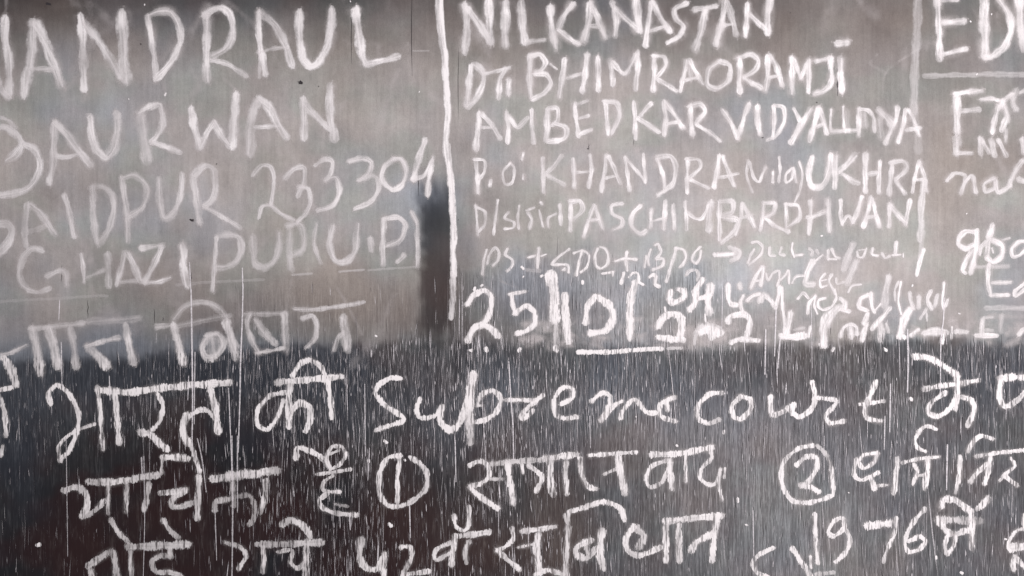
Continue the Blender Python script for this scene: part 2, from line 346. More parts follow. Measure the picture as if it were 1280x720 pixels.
# every chalked word, letter by letter: 'width density x y x y ...' after '@ x0 y0 scale'
STROKES = '''
W HANDRAUL, large white capitals cut by the left edge of the first line
@ 0 0 4
L
40 .9 28 90 30 200 45 330 48 470
38 .8 -30 350 5 440 45 485
L
46 .9 165 110 160 250 140 370 120 480
46 .85 178 115 235 230 280 340 310 430
28 .6 140 348 270 345
L
36 .9 400 75 415 200 420 330 425 450
40 .8 415 110 500 215 560 310 600 390
52 .9 612 65 620 200 622 320 628 410
L
30 .9 740 80 755 150 770 280 775 400
34 .9 745 75 800 55 860 65 900 130 905 210 870 290 820 350 775 395
L
38 .9 1035 80 1038 200 1035 300 1040 405
36 .85 1020 75 1060 45 1110 38 1150 70 1160 160 1130 240 1060 285
26 .8 1050 300 1130 320 1180 350 1230 385
@ 300 0 4
L
30 .9 95 60 100 200 125 375
38 .75 100 60 180 130 230 220 262 330
14 .5 100 250 95 390
22 .5 90 265 160 245 240 235
L
40 .9 302 60 300 180 320 290 355 332 395 310 440 230 458 120 462 45
L
42 1 580 45 595 150 610 270 630 325
32 .95 625 325 700 308 795 285
W BAURWAN, large white capitals on the second line at left
@ 0 100 4
L
38 .75 -20 232 40 240 90 275 110 320 80 370 35 402
36 .85 110 320 170 350 200 420 175 500 120 550 5 575
24 .45 -20 190 40 200 85 240
L
38 .8 272 215 265 330 265 430 250 515
40 .8 272 215 330 270 380 340 450 430
26 .7 280 385 340 385 400 370
L
44 .9 450 185 455 270 480 350 530 390 565 350 585 270 585 170
L
54 .6 705 180 720 290 740 405
32 .85 690 165 740 135 800 125 812 200 800 260 755 310
30 .85 755 308 830 335 900 360
L
38 1 955 140 965 230 1000 340
28 .9 1000 340 1040 260 1070 210
34 .9 1070 205 1110 280 1150 330
42 .95 1160 335 1170 200 1182 70
@ 300 0 4
L
48 .65 88 500 60 600 45 770
42 .85 90 495 150 540 190 620 228 690
24 .8 75 635 150 630 190 630
L
34 .85 315 490 322 600 318 695
36 .8 325 520 380 580 450 650
42 .8 455 430 455 540 465 700
W SAIDPUR, greyish white capitals on the third line, first letter cut by the edge
@ 0 180 4
L
38 .7 -20 398 40 395 65 430 50 490 -10 555
L
32 .55 140 300 130 400 130 510
34 .65 150 300 210 350 278 455
30 .35 130 440 200 420 240 400
L
28 .85 325 255 345 340 372 465
L
34 .55 460 210 470 350 485 490
30 .6 450 225 510 215 560 260 570 340 545 430 490 505
L
32 .6 610 165 625 280 640 400 640 490
30 .6 610 170 670 155 720 190 740 240 710 320 640 365
L
32 .7 797 175 800 290 820 370 870 345 900 260 912 150
L
38 .7 965 150 980 280 995 395
36 .65 970 160 1030 110 1070 130 1075 220 1060 280 1020 310
26 .75 1015 310 1100 355 1200 418
W 233304, the postal number in white figures after SAIDPUR
@ 280 180 4
L
22 .7 145 160 190 110 235 120 250 190 240 260 235 305
22 .75 175 372 190 315 235 310 290 350 350 380
L
28 .6 305 175 350 128 400 120 400 190 370 262
24 .75 370 215 420 225 435 290 410 350 370 390
L
24 .8 455 105 500 75 540 90 530 150 505 185
26 .8 505 180 560 170 577 240 545 310 470 335
L
28 .7 625 90 690 75 735 95 720 150 670 185
26 .8 670 185 750 160 775 210 740 285 655 325
L
26 .85 850 72 802 110 790 170 840 225 890 200 910 130 885 78 850 72
L
32 1 1008 -20 975 80 945 178
22 1 940 182 1000 160 1040 80
26 1 1045 60 1025 160 1015 258
W GHAZIPUR, smudged white capitals on the fourth line at left
@ 0 180 4
L
32 .6 215 530 160 520 115 570 95 640 110 700 150 735
28 .55 235 665 300 635 330 650 335 710
26 .5 140 735 190 742 250 720
L
22 .75 405 550 415 620 422 690
34 .6 535 550 545 630 548 710
22 .35 430 670 520 630
L
28 .65 625 540 610 620 585 705
32 .65 635 540 670 600 705 685
22 .35 590 690 690 680
L
30 .75 705 520 760 512 815 505
32 .75 812 515 780 590 725 690
22 .75 725 692 790 690 850 668
L
38 .95 912 505 920 600 938 712
@ 200 290 8
L
44 .8 560 50 545 300 530 590
66 .55 575 45 700 30 790 60 805 180 760 290 650 350 560 350
L
74 .5 920 40 930 200 960 320 1040 355 1140 290 1190 150 1190 10
@ 280 180 4
L
38 .4 332 410 330 520 335 630
34 .45 315 405 380 400 400 450 390 530 340 560
W (U.P), the state in brackets after GHAZIPUR
L
20 .5 465 400 450 500 482 600
L
32 .7 545 410 525 500 550 580 610 590 655 530 670 400
L
28 .6 730 470 740 535
L
26 .75 800 380 795 480 795 605
26 .75 795 375 870 370 905 410 880 480 810 512
L
26 .6 868 592 905 555
L
24 .65 935 340 965 400 967 500 965 612
W faded Hindi heading on the fifth line, smeared where the grey dust ends
@ 0 360 4
L
22 .6 -20 335 50 325 135 285
42 .8 15 345 50 395 85 485
L
42 .75 165 200 185 300 205 425
26 .45 150 200 250 195 420 178
L
42 .8 245 200 270 290 290 392
34 .5 350 200 370 300 382 398
L
24 .7 430 290 520 265 600 250
48 .8 450 300 490 340 535 388
L
38 .85 630 185 645 270 668 375
34 .25 440 170 560 165 700 150
28 .5 780 195 860 188
L
38 1 865 180 890 270 918 375
32 .45 870 160 920 100 980 75 1050 75 1110 115 1135 155
28 .25 860 195 1000 165 1150 135
L
32 .7 1030 240 1090 230 1115 280 1080 340 1030 350 1010 300 1040 240
60 .45 1058 255 1068 330
44 .75 1135 170 1155 260 1190 350
@ 280 360 4
L
28 .55 130 130 115 180 140 260 175 325
38 .5 160 160 200 220 260 280
38 .55 300 130 305 220 312 312
18 .6 160 325 240 312 300 300
24 .3 100 130 200 130 310 125
L
24 .6 390 155 440 140 465 180 455 250 410 300
22 .55 350 105 420 110 520 100 620 85 700 70
L
42 .6 595 145 605 220 617 312
22 .5 550 312 570 250 600 220
W word in Hindi script under one long bar, first of the sixth line
@ 0 440 4
L
24 .9 -20 192 60 178
24 .8 -5 215 25 300 30 420
20 .6 15 470 5 520
L
24 .95 255 262 245 205 290 165 350 215 395 310 385 400 350 490 320 520 300 545
18 .85 300 540 295 470 340 420 400 385 475 360
L
24 .95 490 172 505 330 515 487
28 .95 575 200 585 320 597 458
L
34 .95 488 190 650 200 800 180 950 167 1150 152
L
22 .95 788 205 815 270 795 350 760 390
34 .95 695 400 750 410 790 450 838 490
L
34 .95 1052 190 1080 290 1090 402
24 .85 1080 335 1040 295 1000 290 950 318
34 .85 935 310 915 390 942 462
@ 0 540 4
24 .8 930 20 960 80 1000 200
W short Hindi word with a hooked arch, left of the word Supreme
@ 280 360 4
L
32 .95 262 472 400 460 590 442
L
26 .95 342 440 380 380 430 360 480 390 512 450 530 540 540 650
L
34 .95 330 480 325 580 325 695
22 .95 310 520 230 540 170 610 170 680 215 708 265 650 300 560
32 .95 330 625 380 575 430 600 432 660 410 715
W Supreme, written in joined white letters
@ 440 440 4
L
24 1 245 132 190 130 130 170 120 210 170 270 255 325 245 350 180 370 118 392
L
24 1 340 232 325 290 345 330 420 315 452 275
34 1 452 272 440 340 490 390 540 350 575 250 607 105
L
38 .9 605 108 590 250 590 350
38 .6 590 340 592 400 590 455
24 .9 622 268 632 235 665 202 710 195 745 240 720 300 670 338 612 352
12 .6 612 268 650 268
L
20 .9 765 240 850 240 910 240 958 215
22 1 950 220 900 260 848 312 855 338 905 290
L
22 1 1040 262 1100 230 1100 182 1050 180 1010 240 1015 310 1060 332 1125 325
@ 740 440 4
L
24 1 -5 248 50 205 92 225 75 290 42 345
20 1 60 330 110 270 150 245
22 1 140 335 150 300 200 240 230 250 270 300 322 305
L
20 .9 378 295 375 242 415 228
22 1 400 230 345 260 345 320 420 347
W court, written in separate white letters
L
24 1 655 205 590 210 530 270 530 330 580 357 638 338
L
24 1 745 220 700 270 705 320 745 335 790 290 795 240 748 222
L
28 1 890 222 900 312 960 295 1010 260
26 1 1015 262 1000 300 1040 325 1100 280 1115 220 1100 150
L
22 1 1125 228 1180 235 1225 245 1200 280 1168 320 1190 355 1262 345
@ 960 360 4
L
24 1 540 465 510 540 485 600 495 650 565 665
20 1 460 582 582 565
W short Hindi word with a stroke above its bar, right of the word court
L
30 1 728 340 800 350 870 385 948 438
L
26 .95 778 506 850 492 950 480 1055 460
L
24 .95 890 520 820 570 800 620 850 642 910 600 940 540
28 .95 945 440 945 530 938 610
28 .95 950 540 1010 560 1032 610 998 690
W start of a Hindi word cut by the right edge, sixth line
L
34 .95 1158 452 1230 445 1310 450
28 .95 1165 460 1155 530 1180 592 1240 565 1310 500
W Hindi word broken in two pieces, first of the seventh line
@ 0 540 4
L
30 .9 315 295 380 275 430 310 435 370 408 422
26 .85 408 422 460 405 528 340
22 .85 540 265 540 408
L
34 .75 440 250 560 250 700 228 790 215
L
24 .9 635 260 630 398
26 .75 745 255 735 330 720 392
L
34 .85 812 128 870 125 942 132
16 .7 812 130 808 212
28 .9 800 305 860 300 932 285
28 .9 930 290 860 340 865 372 910 372 972 350
30 .9 992 220 990 330 988 435
L
38 .75 1058 235 1160 225 1300 208
@ 280 540 4
38 .75 20 215 120 208 272 192
L
24 .5 -5 345 80 320 130 320 155 370 150 430 125 465
28 .85 210 240 205 320 182 405
28 .5 45 250 50 370
26 .6 -45 395 -40 350 20 335
W Hindi word of one letter with two curls on top, left of the circled 1
L
26 .9 360 135 370 80 420 90 490 130 532 182
L
18 .8 530 182 515 120 540 75 590 75 607 120 575 165 530 187
13 .7 530 110 577 90
L
18 .75 463 212 550 200 635 185
L
17 .85 548 215 500 250 500 292 582 300
22 .9 520 305 480 340 495 380 560 405 668 415
14 .4 555 360 622 372
W figure 1 in a ring
L ring
24 .85 885 118 820 130 780 200 775 290 810 360 870 372 940 345 1010 280 1012 200 970 150 930 125
L
22 .95 880 115 868 220 868 352
W long Hindi word under a broken bar, right of the circled 1
@ 560 540 4
L
24 .95 108 168 160 145 200 170 205 220 160 260 108 270
28 .95 108 275 170 330 250 382
16 .5 205 235 275 235
L
30 .95 295 150 310 250 327 360
28 .6 210 162 320 147 470 140
L
16 .8 370 160 375 205
24 .9 400 165 450 200 472 230 438 297
L
34 .8 510 140 510 230 527 315
24 .75 590 150 590 230 596 312
30 .85 478 132 650 112
L
24 .85 658 128 670 210 700 270 742 285
L
22 1 708 117 820 108 942 100
16 .6 780 212 850 180
36 .8 850 120 865 210 887 307
@ 800 540 4
L
30 .95 55 112 200 108 360 75
L
20 .85 140 140 60 170 30 230 50 275 110 250 140 180
30 .75 150 140 150 210 158 282
L
18 .95 228 112 228 248
L
20 .8 350 90 357 130 310 180 300 230 340 262 380 255 402 185
18 .75 400 190 395 260 410 342
12 .7 425 180 420 230
W figure 2 in a ring
L ring
22 .95 865 65 780 90 715 160 710 260 760 342 850 352 955 320 965 290 955 180 930 110 885 68
L
24 .9 782 168 830 125 885 130 880 190 840 250 805 275
26 .9 800 265 850 275 895 302
W Hindi word with a tall stroke in its middle, right of the circled 2
@ 960 540 4
L
18 .95 552 105 480 115 455 150 480 182 530 150 547 108
22 .95 442 135 430 210 470 240 552 203
28 .9 512 230 532 285
14 .6 530 270 600 265
L
24 .9 650 128 640 220 628 308
L
18 .9 668 155 750 135 855 125
18 .85 728 160 747 200 723 262
16 .7 740 220 782 215
28 .9 802 130 795 200 783 282
L
18 .95 762 -5 735 40 750 80 788 97
@ 960 360 4
18 .9 750 720 790 690 842 706
W Hindi word cut by the right edge, seventh line
@ 960 540 4
L
24 .9 960 122 955 220 938 303
L
22 .95 998 98 1030 45 1070 20 1125 35
L
20 .8 1038 122 1150 105 1310 88
26 .85 1010 250 1060 190 1095 158
26 .85 1110 130 1100 190 1083 260
L
18 .9 1212 130 1235 170 1200 200 1158 242
22 .9 1180 215 1245 268
W Hindi word with slanting strokes above its bar, first of the bottom line
@ 0 540 4
L
24 .8 553 435 590 500 645 552
38 .8 638 575 760 570 945 562
26 .8 813 438 850 490 893 528
L
32 .8 438 672 500 630 560 597 575 650 588 740
28 .75 450 680 462 740
L
24 .8 652 598 657 720
L
26 .75 850 580 850 628
26 .75 862 622 800 620 760 650 780 700 840 700 905 720
W small Hindi word left of the figures in the bottom line
L
22 .85 1122 550 1200 575 1232 620 1192 685
@ 280 540 4
L
24 .85 195 575 200 640 192 702
32 .7 165 562 300 560 492 552
L
20 .8 268 600 340 590 335 650 370 682 412 640
28 .85 412 540 410 640 408 740
L
32 .85 288 466 330 440 400 470 432 525
W Hindi figures like 42, in the middle of the bottom line
L
34 .85 688 535 680 620 710 680 770 680 802 610
28 .85 802 608 797 740
L
24 .8 883 577 930 575 937 630 892 712
24 .75 888 717 960 705 1030 695
W Hindi letters under a small crescent in the bottom line
L
20 .7 1135 550 1060 590 1060 640 1140 600
@ 560 540 4
L
28 .75 30 522 120 512 208 500
26 .8 35 530 25 600 17 668
24 .6 105 545 85 600 92 655
L
20 .85 28 415 40 470 80 492 105 460 105 370
W Hindi word with a wide arch over its middle in the bottom line
L
22 .9 320 478 325 530 290 570 243 592
24 .9 243 588 300 640 360 688
14 .7 350 577 430 560
L
26 .75 368 497 450 487 535 473
36 .75 450 510 445 590 452 690
L
28 .8 600 455 600 405 680 377 780 350 860 380 882 440
L
34 .65 600 470 590 580 590 740
L
30 .75 720 540 650 570 640 610 690 630 742 580
28 .45 688 560 700 605
34 .8 770 490 760 600 778 685
L
28 .8 930 468 890 530 900 590 960 617 1065 575
36 .5 940 480 980 520 950 580
@ 800 540 4
L
32 .85 122 447 250 432 410 418
L
30 .75 130 460 130 560 130 645
30 .75 195 460 195 560 197 648
L
32 .85 252 595 280 550 365 508
30 .8 387 420 370 540 360 645
@ 560 540 4
L
24 .75 435 715 500 690 570 712
W 1976, the year in white figures
@ 960 540 4
L
22 1 235 408 240 540 250 657
L
22 1 382 480 330 522 300 500 330 445 375 430 385 480 412 540 390 600 338 650
L
38 .95 493 470 560 462 620 455
20 .95 642 428 635 500 600 580 578 652
L
22 .95 787 382 720 460 685 540 700 597 750 590 787 550 760 525 700 547
W thickly chalked Hindi word joined to the end of 1976
L
32 .95 868 378 880 340 930 340 990 380 1012 400
32 .95 1048 385 1102 330
L
38 .55 865 440 960 440 1062 445
32 .85 845 432 880 480 912 512
20 .9 900 510 885 560 895 610 928 570 938 520
30 .75 930 512 1002 490
28 1 1015 390 1020 500 1020 585
W broken letters at the bottom edge, left of 1976
@ 800 540 4
L
22 .9 668 578 600 610 565 650 580 700 645 728
L
26 .95 760 580 800 640 840 700 865 745
14 .9 850 620 855 680
20 .5 880 712 970 702
W piece of a Hindi letter cut by the right edge, bottom line
@ 1160 630 8
L
32 1 955 105 950 180 970 240
32 .95 985 245 890 265 820 350 800 430 825 475
84 .8 835 440 900 430 1000 425
L
56 .8 870 520 850 600 855 660
54 .8 880 550 930 600 1000 650
W NILKANASTAN, white capitals on the top line of the middle column
@ 560 0 4
L
36 .8 85 20 90 130 80 265
38 .75 95 40 150 120 208 215
38 .85 205 0 205 120 205 215
L
40 .8 285 10 285 120 292 232
L
36 .75 362 5 370 120 380 215
24 .55 380 215 482 200
L
34 .8 510 30 520 130 540 245
28 .7 625 15 580 80 550 150
26 .75 550 150 600 190 655 222
L
34 .7 705 15 700 100 678 205
32 .65 710 15 750 100 790 188
20 .45 690 135 750 130
L
30 .7 822 12 840 100 838 182
30 .7 835 40 890 100 950 152
36 .8 940 -10 945 80 955 158
L
30 .8 1015 10 1000 120 983 230
30 .7 1020 12 1060 80 1112 158
20 .6 1010 155 1090 130
L
26 .8 1193 12 1135 50 1145 95 1178 130 1160 180 1098 217
@ 840 0 4
L
26 .7 108 52 170 42 225 35
36 .65 165 50 150 150 115 252
L
34 .75 265 5 250 110 223 222
32 .75 270 12 300 90 317 178
20 .6 240 130 305 120
L
24 .85 375 18 375 100 368 183
26 .8 380 60 430 110 480 152
32 .8 487 -5 480 80 480 168
W short title with two dots, opening the second line of the middle column
@ 560 0 4
L
30 .9 115 325 105 430 95 525
32 .85 130 325 170 360 175 420 140 490 95 532
L
18 .8 185 372 240 355 308 338
28 .9 290 345 260 400 250 492
L
32 .9 307 398 300 472
W long row of white capitals after the two-dotted title, second line of the middle column
L
28 .8 415 275 410 380 415 490
26 .9 405 282 460 270 490 310 470 350 430 370
24 .85 430 370 490 370 517 420 480 470 420 495
L
12 .7 510 320 545 347
28 .85 585 298 575 390 558 487
30 .85 692 270 685 360 670 460
20 .6 590 390 670 370
L
28 .85 747 285 748 370 748 455
L
26 .8 813 300 820 360 818 427
24 .8 825 310 870 365 895 360 942 275
28 .85 945 260 945 350 940 447
L
26 .85 1030 280 1030 360 1028 455
22 .85 1022 280 1080 285 1087 330 1040 390
24 .85 1040 390 1142 458
@ 840 0 4
L
24 .9 75 300 60 370 42 455
24 .9 85 300 110 350 155 420
18 .7 60 400 130 390
26 .4 85 340 95 400
L
26 .85 235 310 182 350 178 420 230 442 280 400 287 330 238 310
L
28 .9 340 290 340 370 335 462
26 .75 325 292 390 270 432 300 420 350 360 390
26 .8 360 390 445 443
L
26 .85 478 280 480 360 465 458
26 .9 490 278 520 330 547 428
18 .7 480 390 540 380
L
28 .95 598 288 598 370 598 468
26 .85 605 300 645 395
24 .85 645 390 682 305
26 .85 685 300 682 462
L
22 .75 715 305 795 290
30 .9 795 290 797 400 760 450 713 468
L
32 .9 845 290 845 460
36 .75 823 215 877 212
W eight white capitals opening the third line of the middle column
@ 560 0 4
L
26 .95 150 565 150 640 138 750
26 .85 165 570 210 620 258 695
20 .7 160 640 215 640
L
24 .9 290 558 300 640 295 714
24 .85 300 580 345 640 400 590
24 .9 415 550 420 630 432 714
L
28 .85 495 545 495 620 492 705
22 .85 500 545 545 545 545 600 520 625
26 .9 530 620 585 640 580 690 500 712
L
24 .9 633 515 640 600 650 684
20 .9 650 677 717 650
18 .7 650 595 705 580
18 .5 640 525 700 505
L
24 .95 785 505 790 590 800 672
26 .8 778 510 840 520 855 590 818 668
L
24 .9 928 510 935 600 940 695
22 .8 1018 518 960 580
26 .85 945 590 1055 662
L
24 .85 1080 505 1090 600 1078 675
24 .9 1090 510 1130 570 1178 645
18 .75 1090 620 1150 610
@ 840 0 4
L
26 .9 95 525 95 600 98 675
26 .85 82 532 140 520 167 560 120 620
22 .85 120 620 180 660 238 708
W VIDYALAYA, crowded and overwritten capitals ending the third line of the middle column
L
24 .9 247 548 290 610 325 692
26 .9 382 518 355 600 325 692
L
28 .95 425 530 430 600 440 675
L
22 .9 505 528 510 600 505 692
22 .85 510 530 555 540 562 610 520 680 475 702
L
20 .9 608 542 642 602
28 .95 692 545 650 620 595 715
@ 1000 120 8
L
56 .95 192 115 150 280 100 448
48 .85 200 130 240 250 270 378
44 .7 150 310 230 280
L
24 .75 312 135 305 260 310 350
46 .55 305 358 380 350 450 345
L
26 .95 432 105 435 220 447 345
48 .85 450 342 565 340
68 .25 470 150 480 320
L
52 .75 590 125 595 250 590 400
38 .7 590 130 680 140 740 220 750 358
76 .3 640 150 650 300
L
76 .5 785 140 850 200 925 280
48 .85 970 105 950 250 858 478
66 .25 800 200 820 420
L
46 .9 1050 135 1030 300 985 465
42 .85 1080 135 1140 250 1185 398
46 .8 1060 340 1205 320
W P.O., thin capitals opening the fourth line of the middle column
@ 560 180 4
L
22 .95 135 78 145 160 148 245
16 .9 128 80 180 85 180 140 150 180
L
20 .9 212 182 208 212
L
14 .85 310 95 275 140 285 200 320 190 332 120 305 93
L
14 .9 377 45 368 78
12 .8 375 152 375 177
W KHANDRA, white capitals on the fourth line of the middle column
L
22 .8 473 70 478 160 478 240
22 .6 568 55 520 120 490 150
24 .75 490 150 582 202
L
22 .85 623 75 628 150 630 218
22 .85 710 55 715 140 705 218
16 .7 635 145 700 140
L
22 .8 790 55 780 150 768 238
22 .85 800 62 830 130 858 198
16 .7 785 170 845 160
L
20 .85 883 65 895 150 905 234
20 .8 890 75 935 130 980 182
18 .9 978 50 980 120 984 194
L
20 .9 1045 75 1070 150 1085 235
26 .8 1042 72 1110 65 1135 120 1120 200 1048 257
@ 840 180 4
L
22 .9 75 80 75 170 73 245
20 .8 68 80 130 80 140 120 90 170
20 .85 90 175 182 222
L
24 .9 235 55 225 140 208 218
24 .9 250 62 280 130 308 208
16 .75 225 170 332 148
W (via) in small letters between KHANDRA and UKHRA
L
14 .7 378 80 373 160 402 242
L
16 .85 385 90 405 160 435 187 468 115
L
14 .85 505 138 505 192
14 .85 535 65 540 130 535 192
L
14 .8 600 118 570 150 570 192 600 170 605 120 622 192
L
12 .75 635 88 652 150 640 230 613 292
W UKHRA, smudged white capitals ending the fourth line of the middle column
L
30 .95 700 65 685 150 700 210 750 205 780 150 797 55
L
30 .8 820 60 818 140 815 218
30 .75 918 55 870 110 835 140
28 .75 840 140 900 180 932 192
L
28 .85 970 50 968 150 970 238
22 .85 1040 85 1038 160 1035 243
22 .6 975 150 1035 140
L
24 .65 1100 90 1095 170 1088 253
26 .6 1090 95 1150 85 1172 120 1120 180
22 .75 1120 185 1168 248
L
18 .9 1237 85 1215 170 1203 243
20 .8 1240 95 1265 170 1272 235
16 .7 1215 180 1260 175
W District, small thin letters opening the fifth line of the middle column
@ 560 180 4
L
14 .8 137 305 145 370 150 455
16 .7 140 315 185 340 185 400 155 440
L
14 .9 250 280 240 360 228 455
L
14 .9 302 343 285 370 330 390 325 420 282 427
L
12 .8 355 308 350 370 355 424
L
12 .7 388 332 432 318
18 .75 400 340 420 380 408 424
L
18 .8 463 290 470 302
12 .75 455 330 475 414
L
14 .8 542 348 500 370 500 414
L
20 .9 560 305 565 404
W PASCHIMBARDHWAN, crowded white capitals on the fifth line of the middle column
L
22 .95 615 288 615 360 612 434
24 .9 608 285 660 285 675 330 625 380
L
20 .9 730 305 705 380 678 465
22 .9 735 310 755 370 772 424
18 .8 700 380 755 375
L
20 .85 873 298 820 310 825 350 870 375 865 410 823 428
L
24 .9 962 308 925 350 920 410 960 447 988 433
L
20 .8 1015 325 1010 424
24 .9 1085 285 1075 424
16 .7 1010 390 1090 370
L
24 .9 1125 305 1130 424
@ 840 180 4
L
20 .9 63 288 72 360 75 428
20 .8 75 340 110 370 150 370 187 298
34 .75 190 290 185 370 180 436
L
24 .95 235 285 235 380 235 480
26 .65 235 290 300 290 300 340 250 360
28 .8 250 370 330 380 310 440 248 492
L
20 .85 350 295 345 370 318 454
24 .95 355 300 385 360 412 418
16 .8 340 370 400 355
L
20 .8 455 300 450 370 438 434
24 .75 455 295 515 295 510 340 460 370
22 .85 460 370 520 410 583 442
L
18 .85 570 298 570 424
22 .75 570 300 630 310 635 370 580 412
L
24 .85 695 285 690 370 683 450
28 .7 780 275 780 350 787 434
24 .75 678 372 770 340
L
20 .95 845 280 840 350 850 404
18 .85 850 400 880 360 905 395
24 .95 905 395 930 340 947 265
L
24 .85 995 265 980 330 953 414
26 .85 1000 272 1015 340 1037 414
20 .75 975 370 1025 360
L
24 .75 1090 298 1085 414
28 .75 1095 310 1140 360 1170 390
22 .9 1192 280 1180 340 1168 404
W PS, two small faint letters opening the sixth line of the middle column
@ 580 290 8
L
24 .7 227 175 200 280 185 425
28 .65 230 320 260 220 310 160 345 200 335 280 288 335
L
26 .7 432 165 410 230 480 280 480 340 428 392
W first small plus sign, between PS and SDO
L
20 .8 638 257 712 238
34 .75 752 160 740 260 735 355
16 .8 768 242 822 223
36 .2 620 380 760 390
W SDO in small thin letters
L
24 .85 1055 172 960 240 878 312 890 330 1030 330 1045 405
34 .75 988 382 1010 370
L
28 .85 1182 185 1150 300 1118 435
22 .8 1092 212 1180 185 1240 220 1250 280 1220 360 1165 404
@ 720 290 8
L
28 .8 217 165 185 250 200 340 250 365 310 320 320 240 290 170 238 150
W second small plus sign, between SDO and BDO
L
30 .85 388 292 490 265 605 277
32 .85 512 200 500 290 512 388
W BDO in small thin letters
L
18 .75 702 235 683 355
22 .7 748 175 720 260 725 335
24 .8 788 132 820 120 850 200 800 270
28 .75 800 270 872 270 860 340 765 378
L
32 .85 997 165 975 260 930 410 903 498
28 .8 988 165 1070 180 1097 250 1070 320 1035 352
L
26 .8 1242 145 1180 210 1160 280 1200 312 1240 260 1252 185
W small chalk arrow pointing right
@ 860 280 8
L
42 .95 262 312 350 305 450 297
40 .6 410 230 500 260 520 290 500 340 430 370
46 .5 470 240 490 340
W Durgapur in small joined letters right of the arrow
L
24 .7 635 192 690 180 742 230 720 310 605 408
24 .7 598 395 620 330 662 255
L
32 .8 812 235 815 310 865 320
28 .75 932 235 915 300 965 315
L
22 .9 1042 190 1035 260 1060 335
24 .8 1060 320 1145 310
@ 980 280 8
L
32 .65 248 248 280 280 270 312
22 .5 320 260 342 302
L
32 .75 440 265 435 345
28 .75 480 248 510 320 555 342
24 .75 435 352 525 352
L
56 .5 695 200 650 300 585 460
20 .9 728 278 740 332 790 330 822 245
14 .6 738 265 805 255
64 .55 722 365 680 470 625 595
L
32 .85 890 245 880 300 935 315
26 .6 980 290 1010 340 1055 320
L
32 .75 1125 180 1110 305
22 .75 1080 312 1165 310
14 .8 1190 295 1190 332
W Andal in small joined letters under the word Durgapur
@ 860 280 8
L
42 .85 742 425 680 520 625 638
34 .85 748 428 745 520 728 618
18 .75 660 570 740 560
L
22 .8 778 495 800 560 850 490 912 470 910 560 893 625
22 .8 920 560 980 500 1005 465 1010 595
26 .8 1038 592 1080 530 1165 520
@ 980 280 8
L
52 .8 285 365 230 480 215 590 295 602
22 .75 385 308 310 370
L
26 .85 412 498 360 560 370 627 425 615
18 .75 425 558 370 570
L
30 .75 480 505 450 570 480 640 512 705
24 .7 520 540 530 600 595 580
20 .7 638 685 680 620 770 603
W row of tiny figures squeezed in above the big date
@ 720 290 8
L
24 .8 255 417 372 400
18 .7 370 400 365 442
L
28 .9 477 405 453 518
L
24 .9 528 455 570 410 620 420 630 500 675 528
L
32 .75 733 455 770 430 800 450 790 520 835 545
L
32 .7 1098 435 1130 390 1200 380 1227 430 1210 485
W 25, the bold figures opening the date
@ 560 320 4
L
24 1 95 245 130 195 185 172 217 210 210 280 180 338
28 1 98 425 125 370 170 345 210 360 252 402
L
16 .75 305 192 385 178
20 .85 318 190 325 250 342 292
22 .95 330 290 390 250 432 280 430 340 390 375 342 388
W broken slash and thick upright after 25 in the date
L
46 1 510 90 530 180 532 240
42 .95 530 245 535 285 535 325
22 .5 540 345 540 440
24 1 538 452 542 475
L
34 1 585 195 588 300 602 428
W 01, bold figures in the middle of the date
L
26 1 735 200 695 260 688 338
30 1 750 205 810 250 827 310 790 370 708 387
L
32 1 932 130 910 260 910 415
W 202, bold figures ending the date, the middle one a white blot
@ 780 350 8
L
64 1 330 475 380 390 470 340 560 370 582 460 560 565
56 1 335 572 450 590 595 597
16 .8 405 270 415 320
L
110 .85 765 505 850 480 955 520
76 .85 872 575 890 500
36 .5 720 520 700 640
@ 900 350 8
L
52 1 75 420 110 360 240 345 300 400 290 500 260 580
48 1 105 625 200 592 385 605
W off and up, small bright letters written over the end of the date
@ 780 350 8
L
50 1 470 110 450 190 500 230 600 170 600 110 545 95
L
56 1 785 -5 720 100 710 230 655 300
42 1 740 190 870 150
66 .85 862 50 840 200 850 335
16 .9 808 340 817 415
@ 900 350 8
L
46 1 75 45 80 180 110 245 168 250
44 .7 190 35 200 85
38 .9 230 155 200 240 237 335
L
34 .95 268 213 330 160 398 138
58 .85 400 220 440 155 500 200 545 262
36 .95 600 65 580 180 548 285
34 .95 620 75 622 250 640 400 640 560
L
64 .95 705 325 680 450 645 560
66 1 610 565 720 572 845 560
28 .4 740 500 842 480
28 .8 902 465 880 570
W line of hurried joined letters right of the date, lines overlapping
L
28 .95 775 190 830 130 882 185
32 .95 878 335 890 240 952 158
22 .95 950 170 940 260 972 338
L
26 .9 1140 95 1162 180 1110 270 1030 300 980 260 985 200 1055 178
L
84 .9 1185 275 1090 370 1040 480 1035 650
54 .9 1200 185 1250 230 1240 292
36 .9 1190 290 1295 312
@ 1030 350 8
L
40 .95 445 155 370 190 355 270 435 302
34 .85 472 130 480 260 505 325
24 .85 500 312 565 238
L
56 .6 642 -40 612 130 608 272
42 .9 655 275 560 400 475 492
L
22 .8 742 15 705 100 708 205
20 .9 767 15 740 200 772 345
L
36 .7 852 125 860 200 892 288
46 .6 940 165 940 278
L
38 .85 1062 105 1030 200 1072 295
36 .65 1132 145 1100 265
L
24 .95 1202 25 1180 200 1192 295
28 .75 1235 195 1210 265
28 .75 1022 285 957 388
18 .75 1020 300 1027 408
W row of smeared joined letters along the edge of the grey dust, right of the date
L
36 .85 158 568 200 470 270 440 322 470 332 548
54 .8 260 470 272 575
L
46 .9 442 335 400 440
46 .85 432 440 400 520 378 608
L
60 .6 560 440 570 520 558 605
32 .7 620 435 642 525
L
66 .95 865 285 790 420 752 565
44 .9 750 562 810 572
L
40 .8 865 555 945 498
66 .75 1000 540 1100 520 1220 530
34 .9 1202 540 1180 630
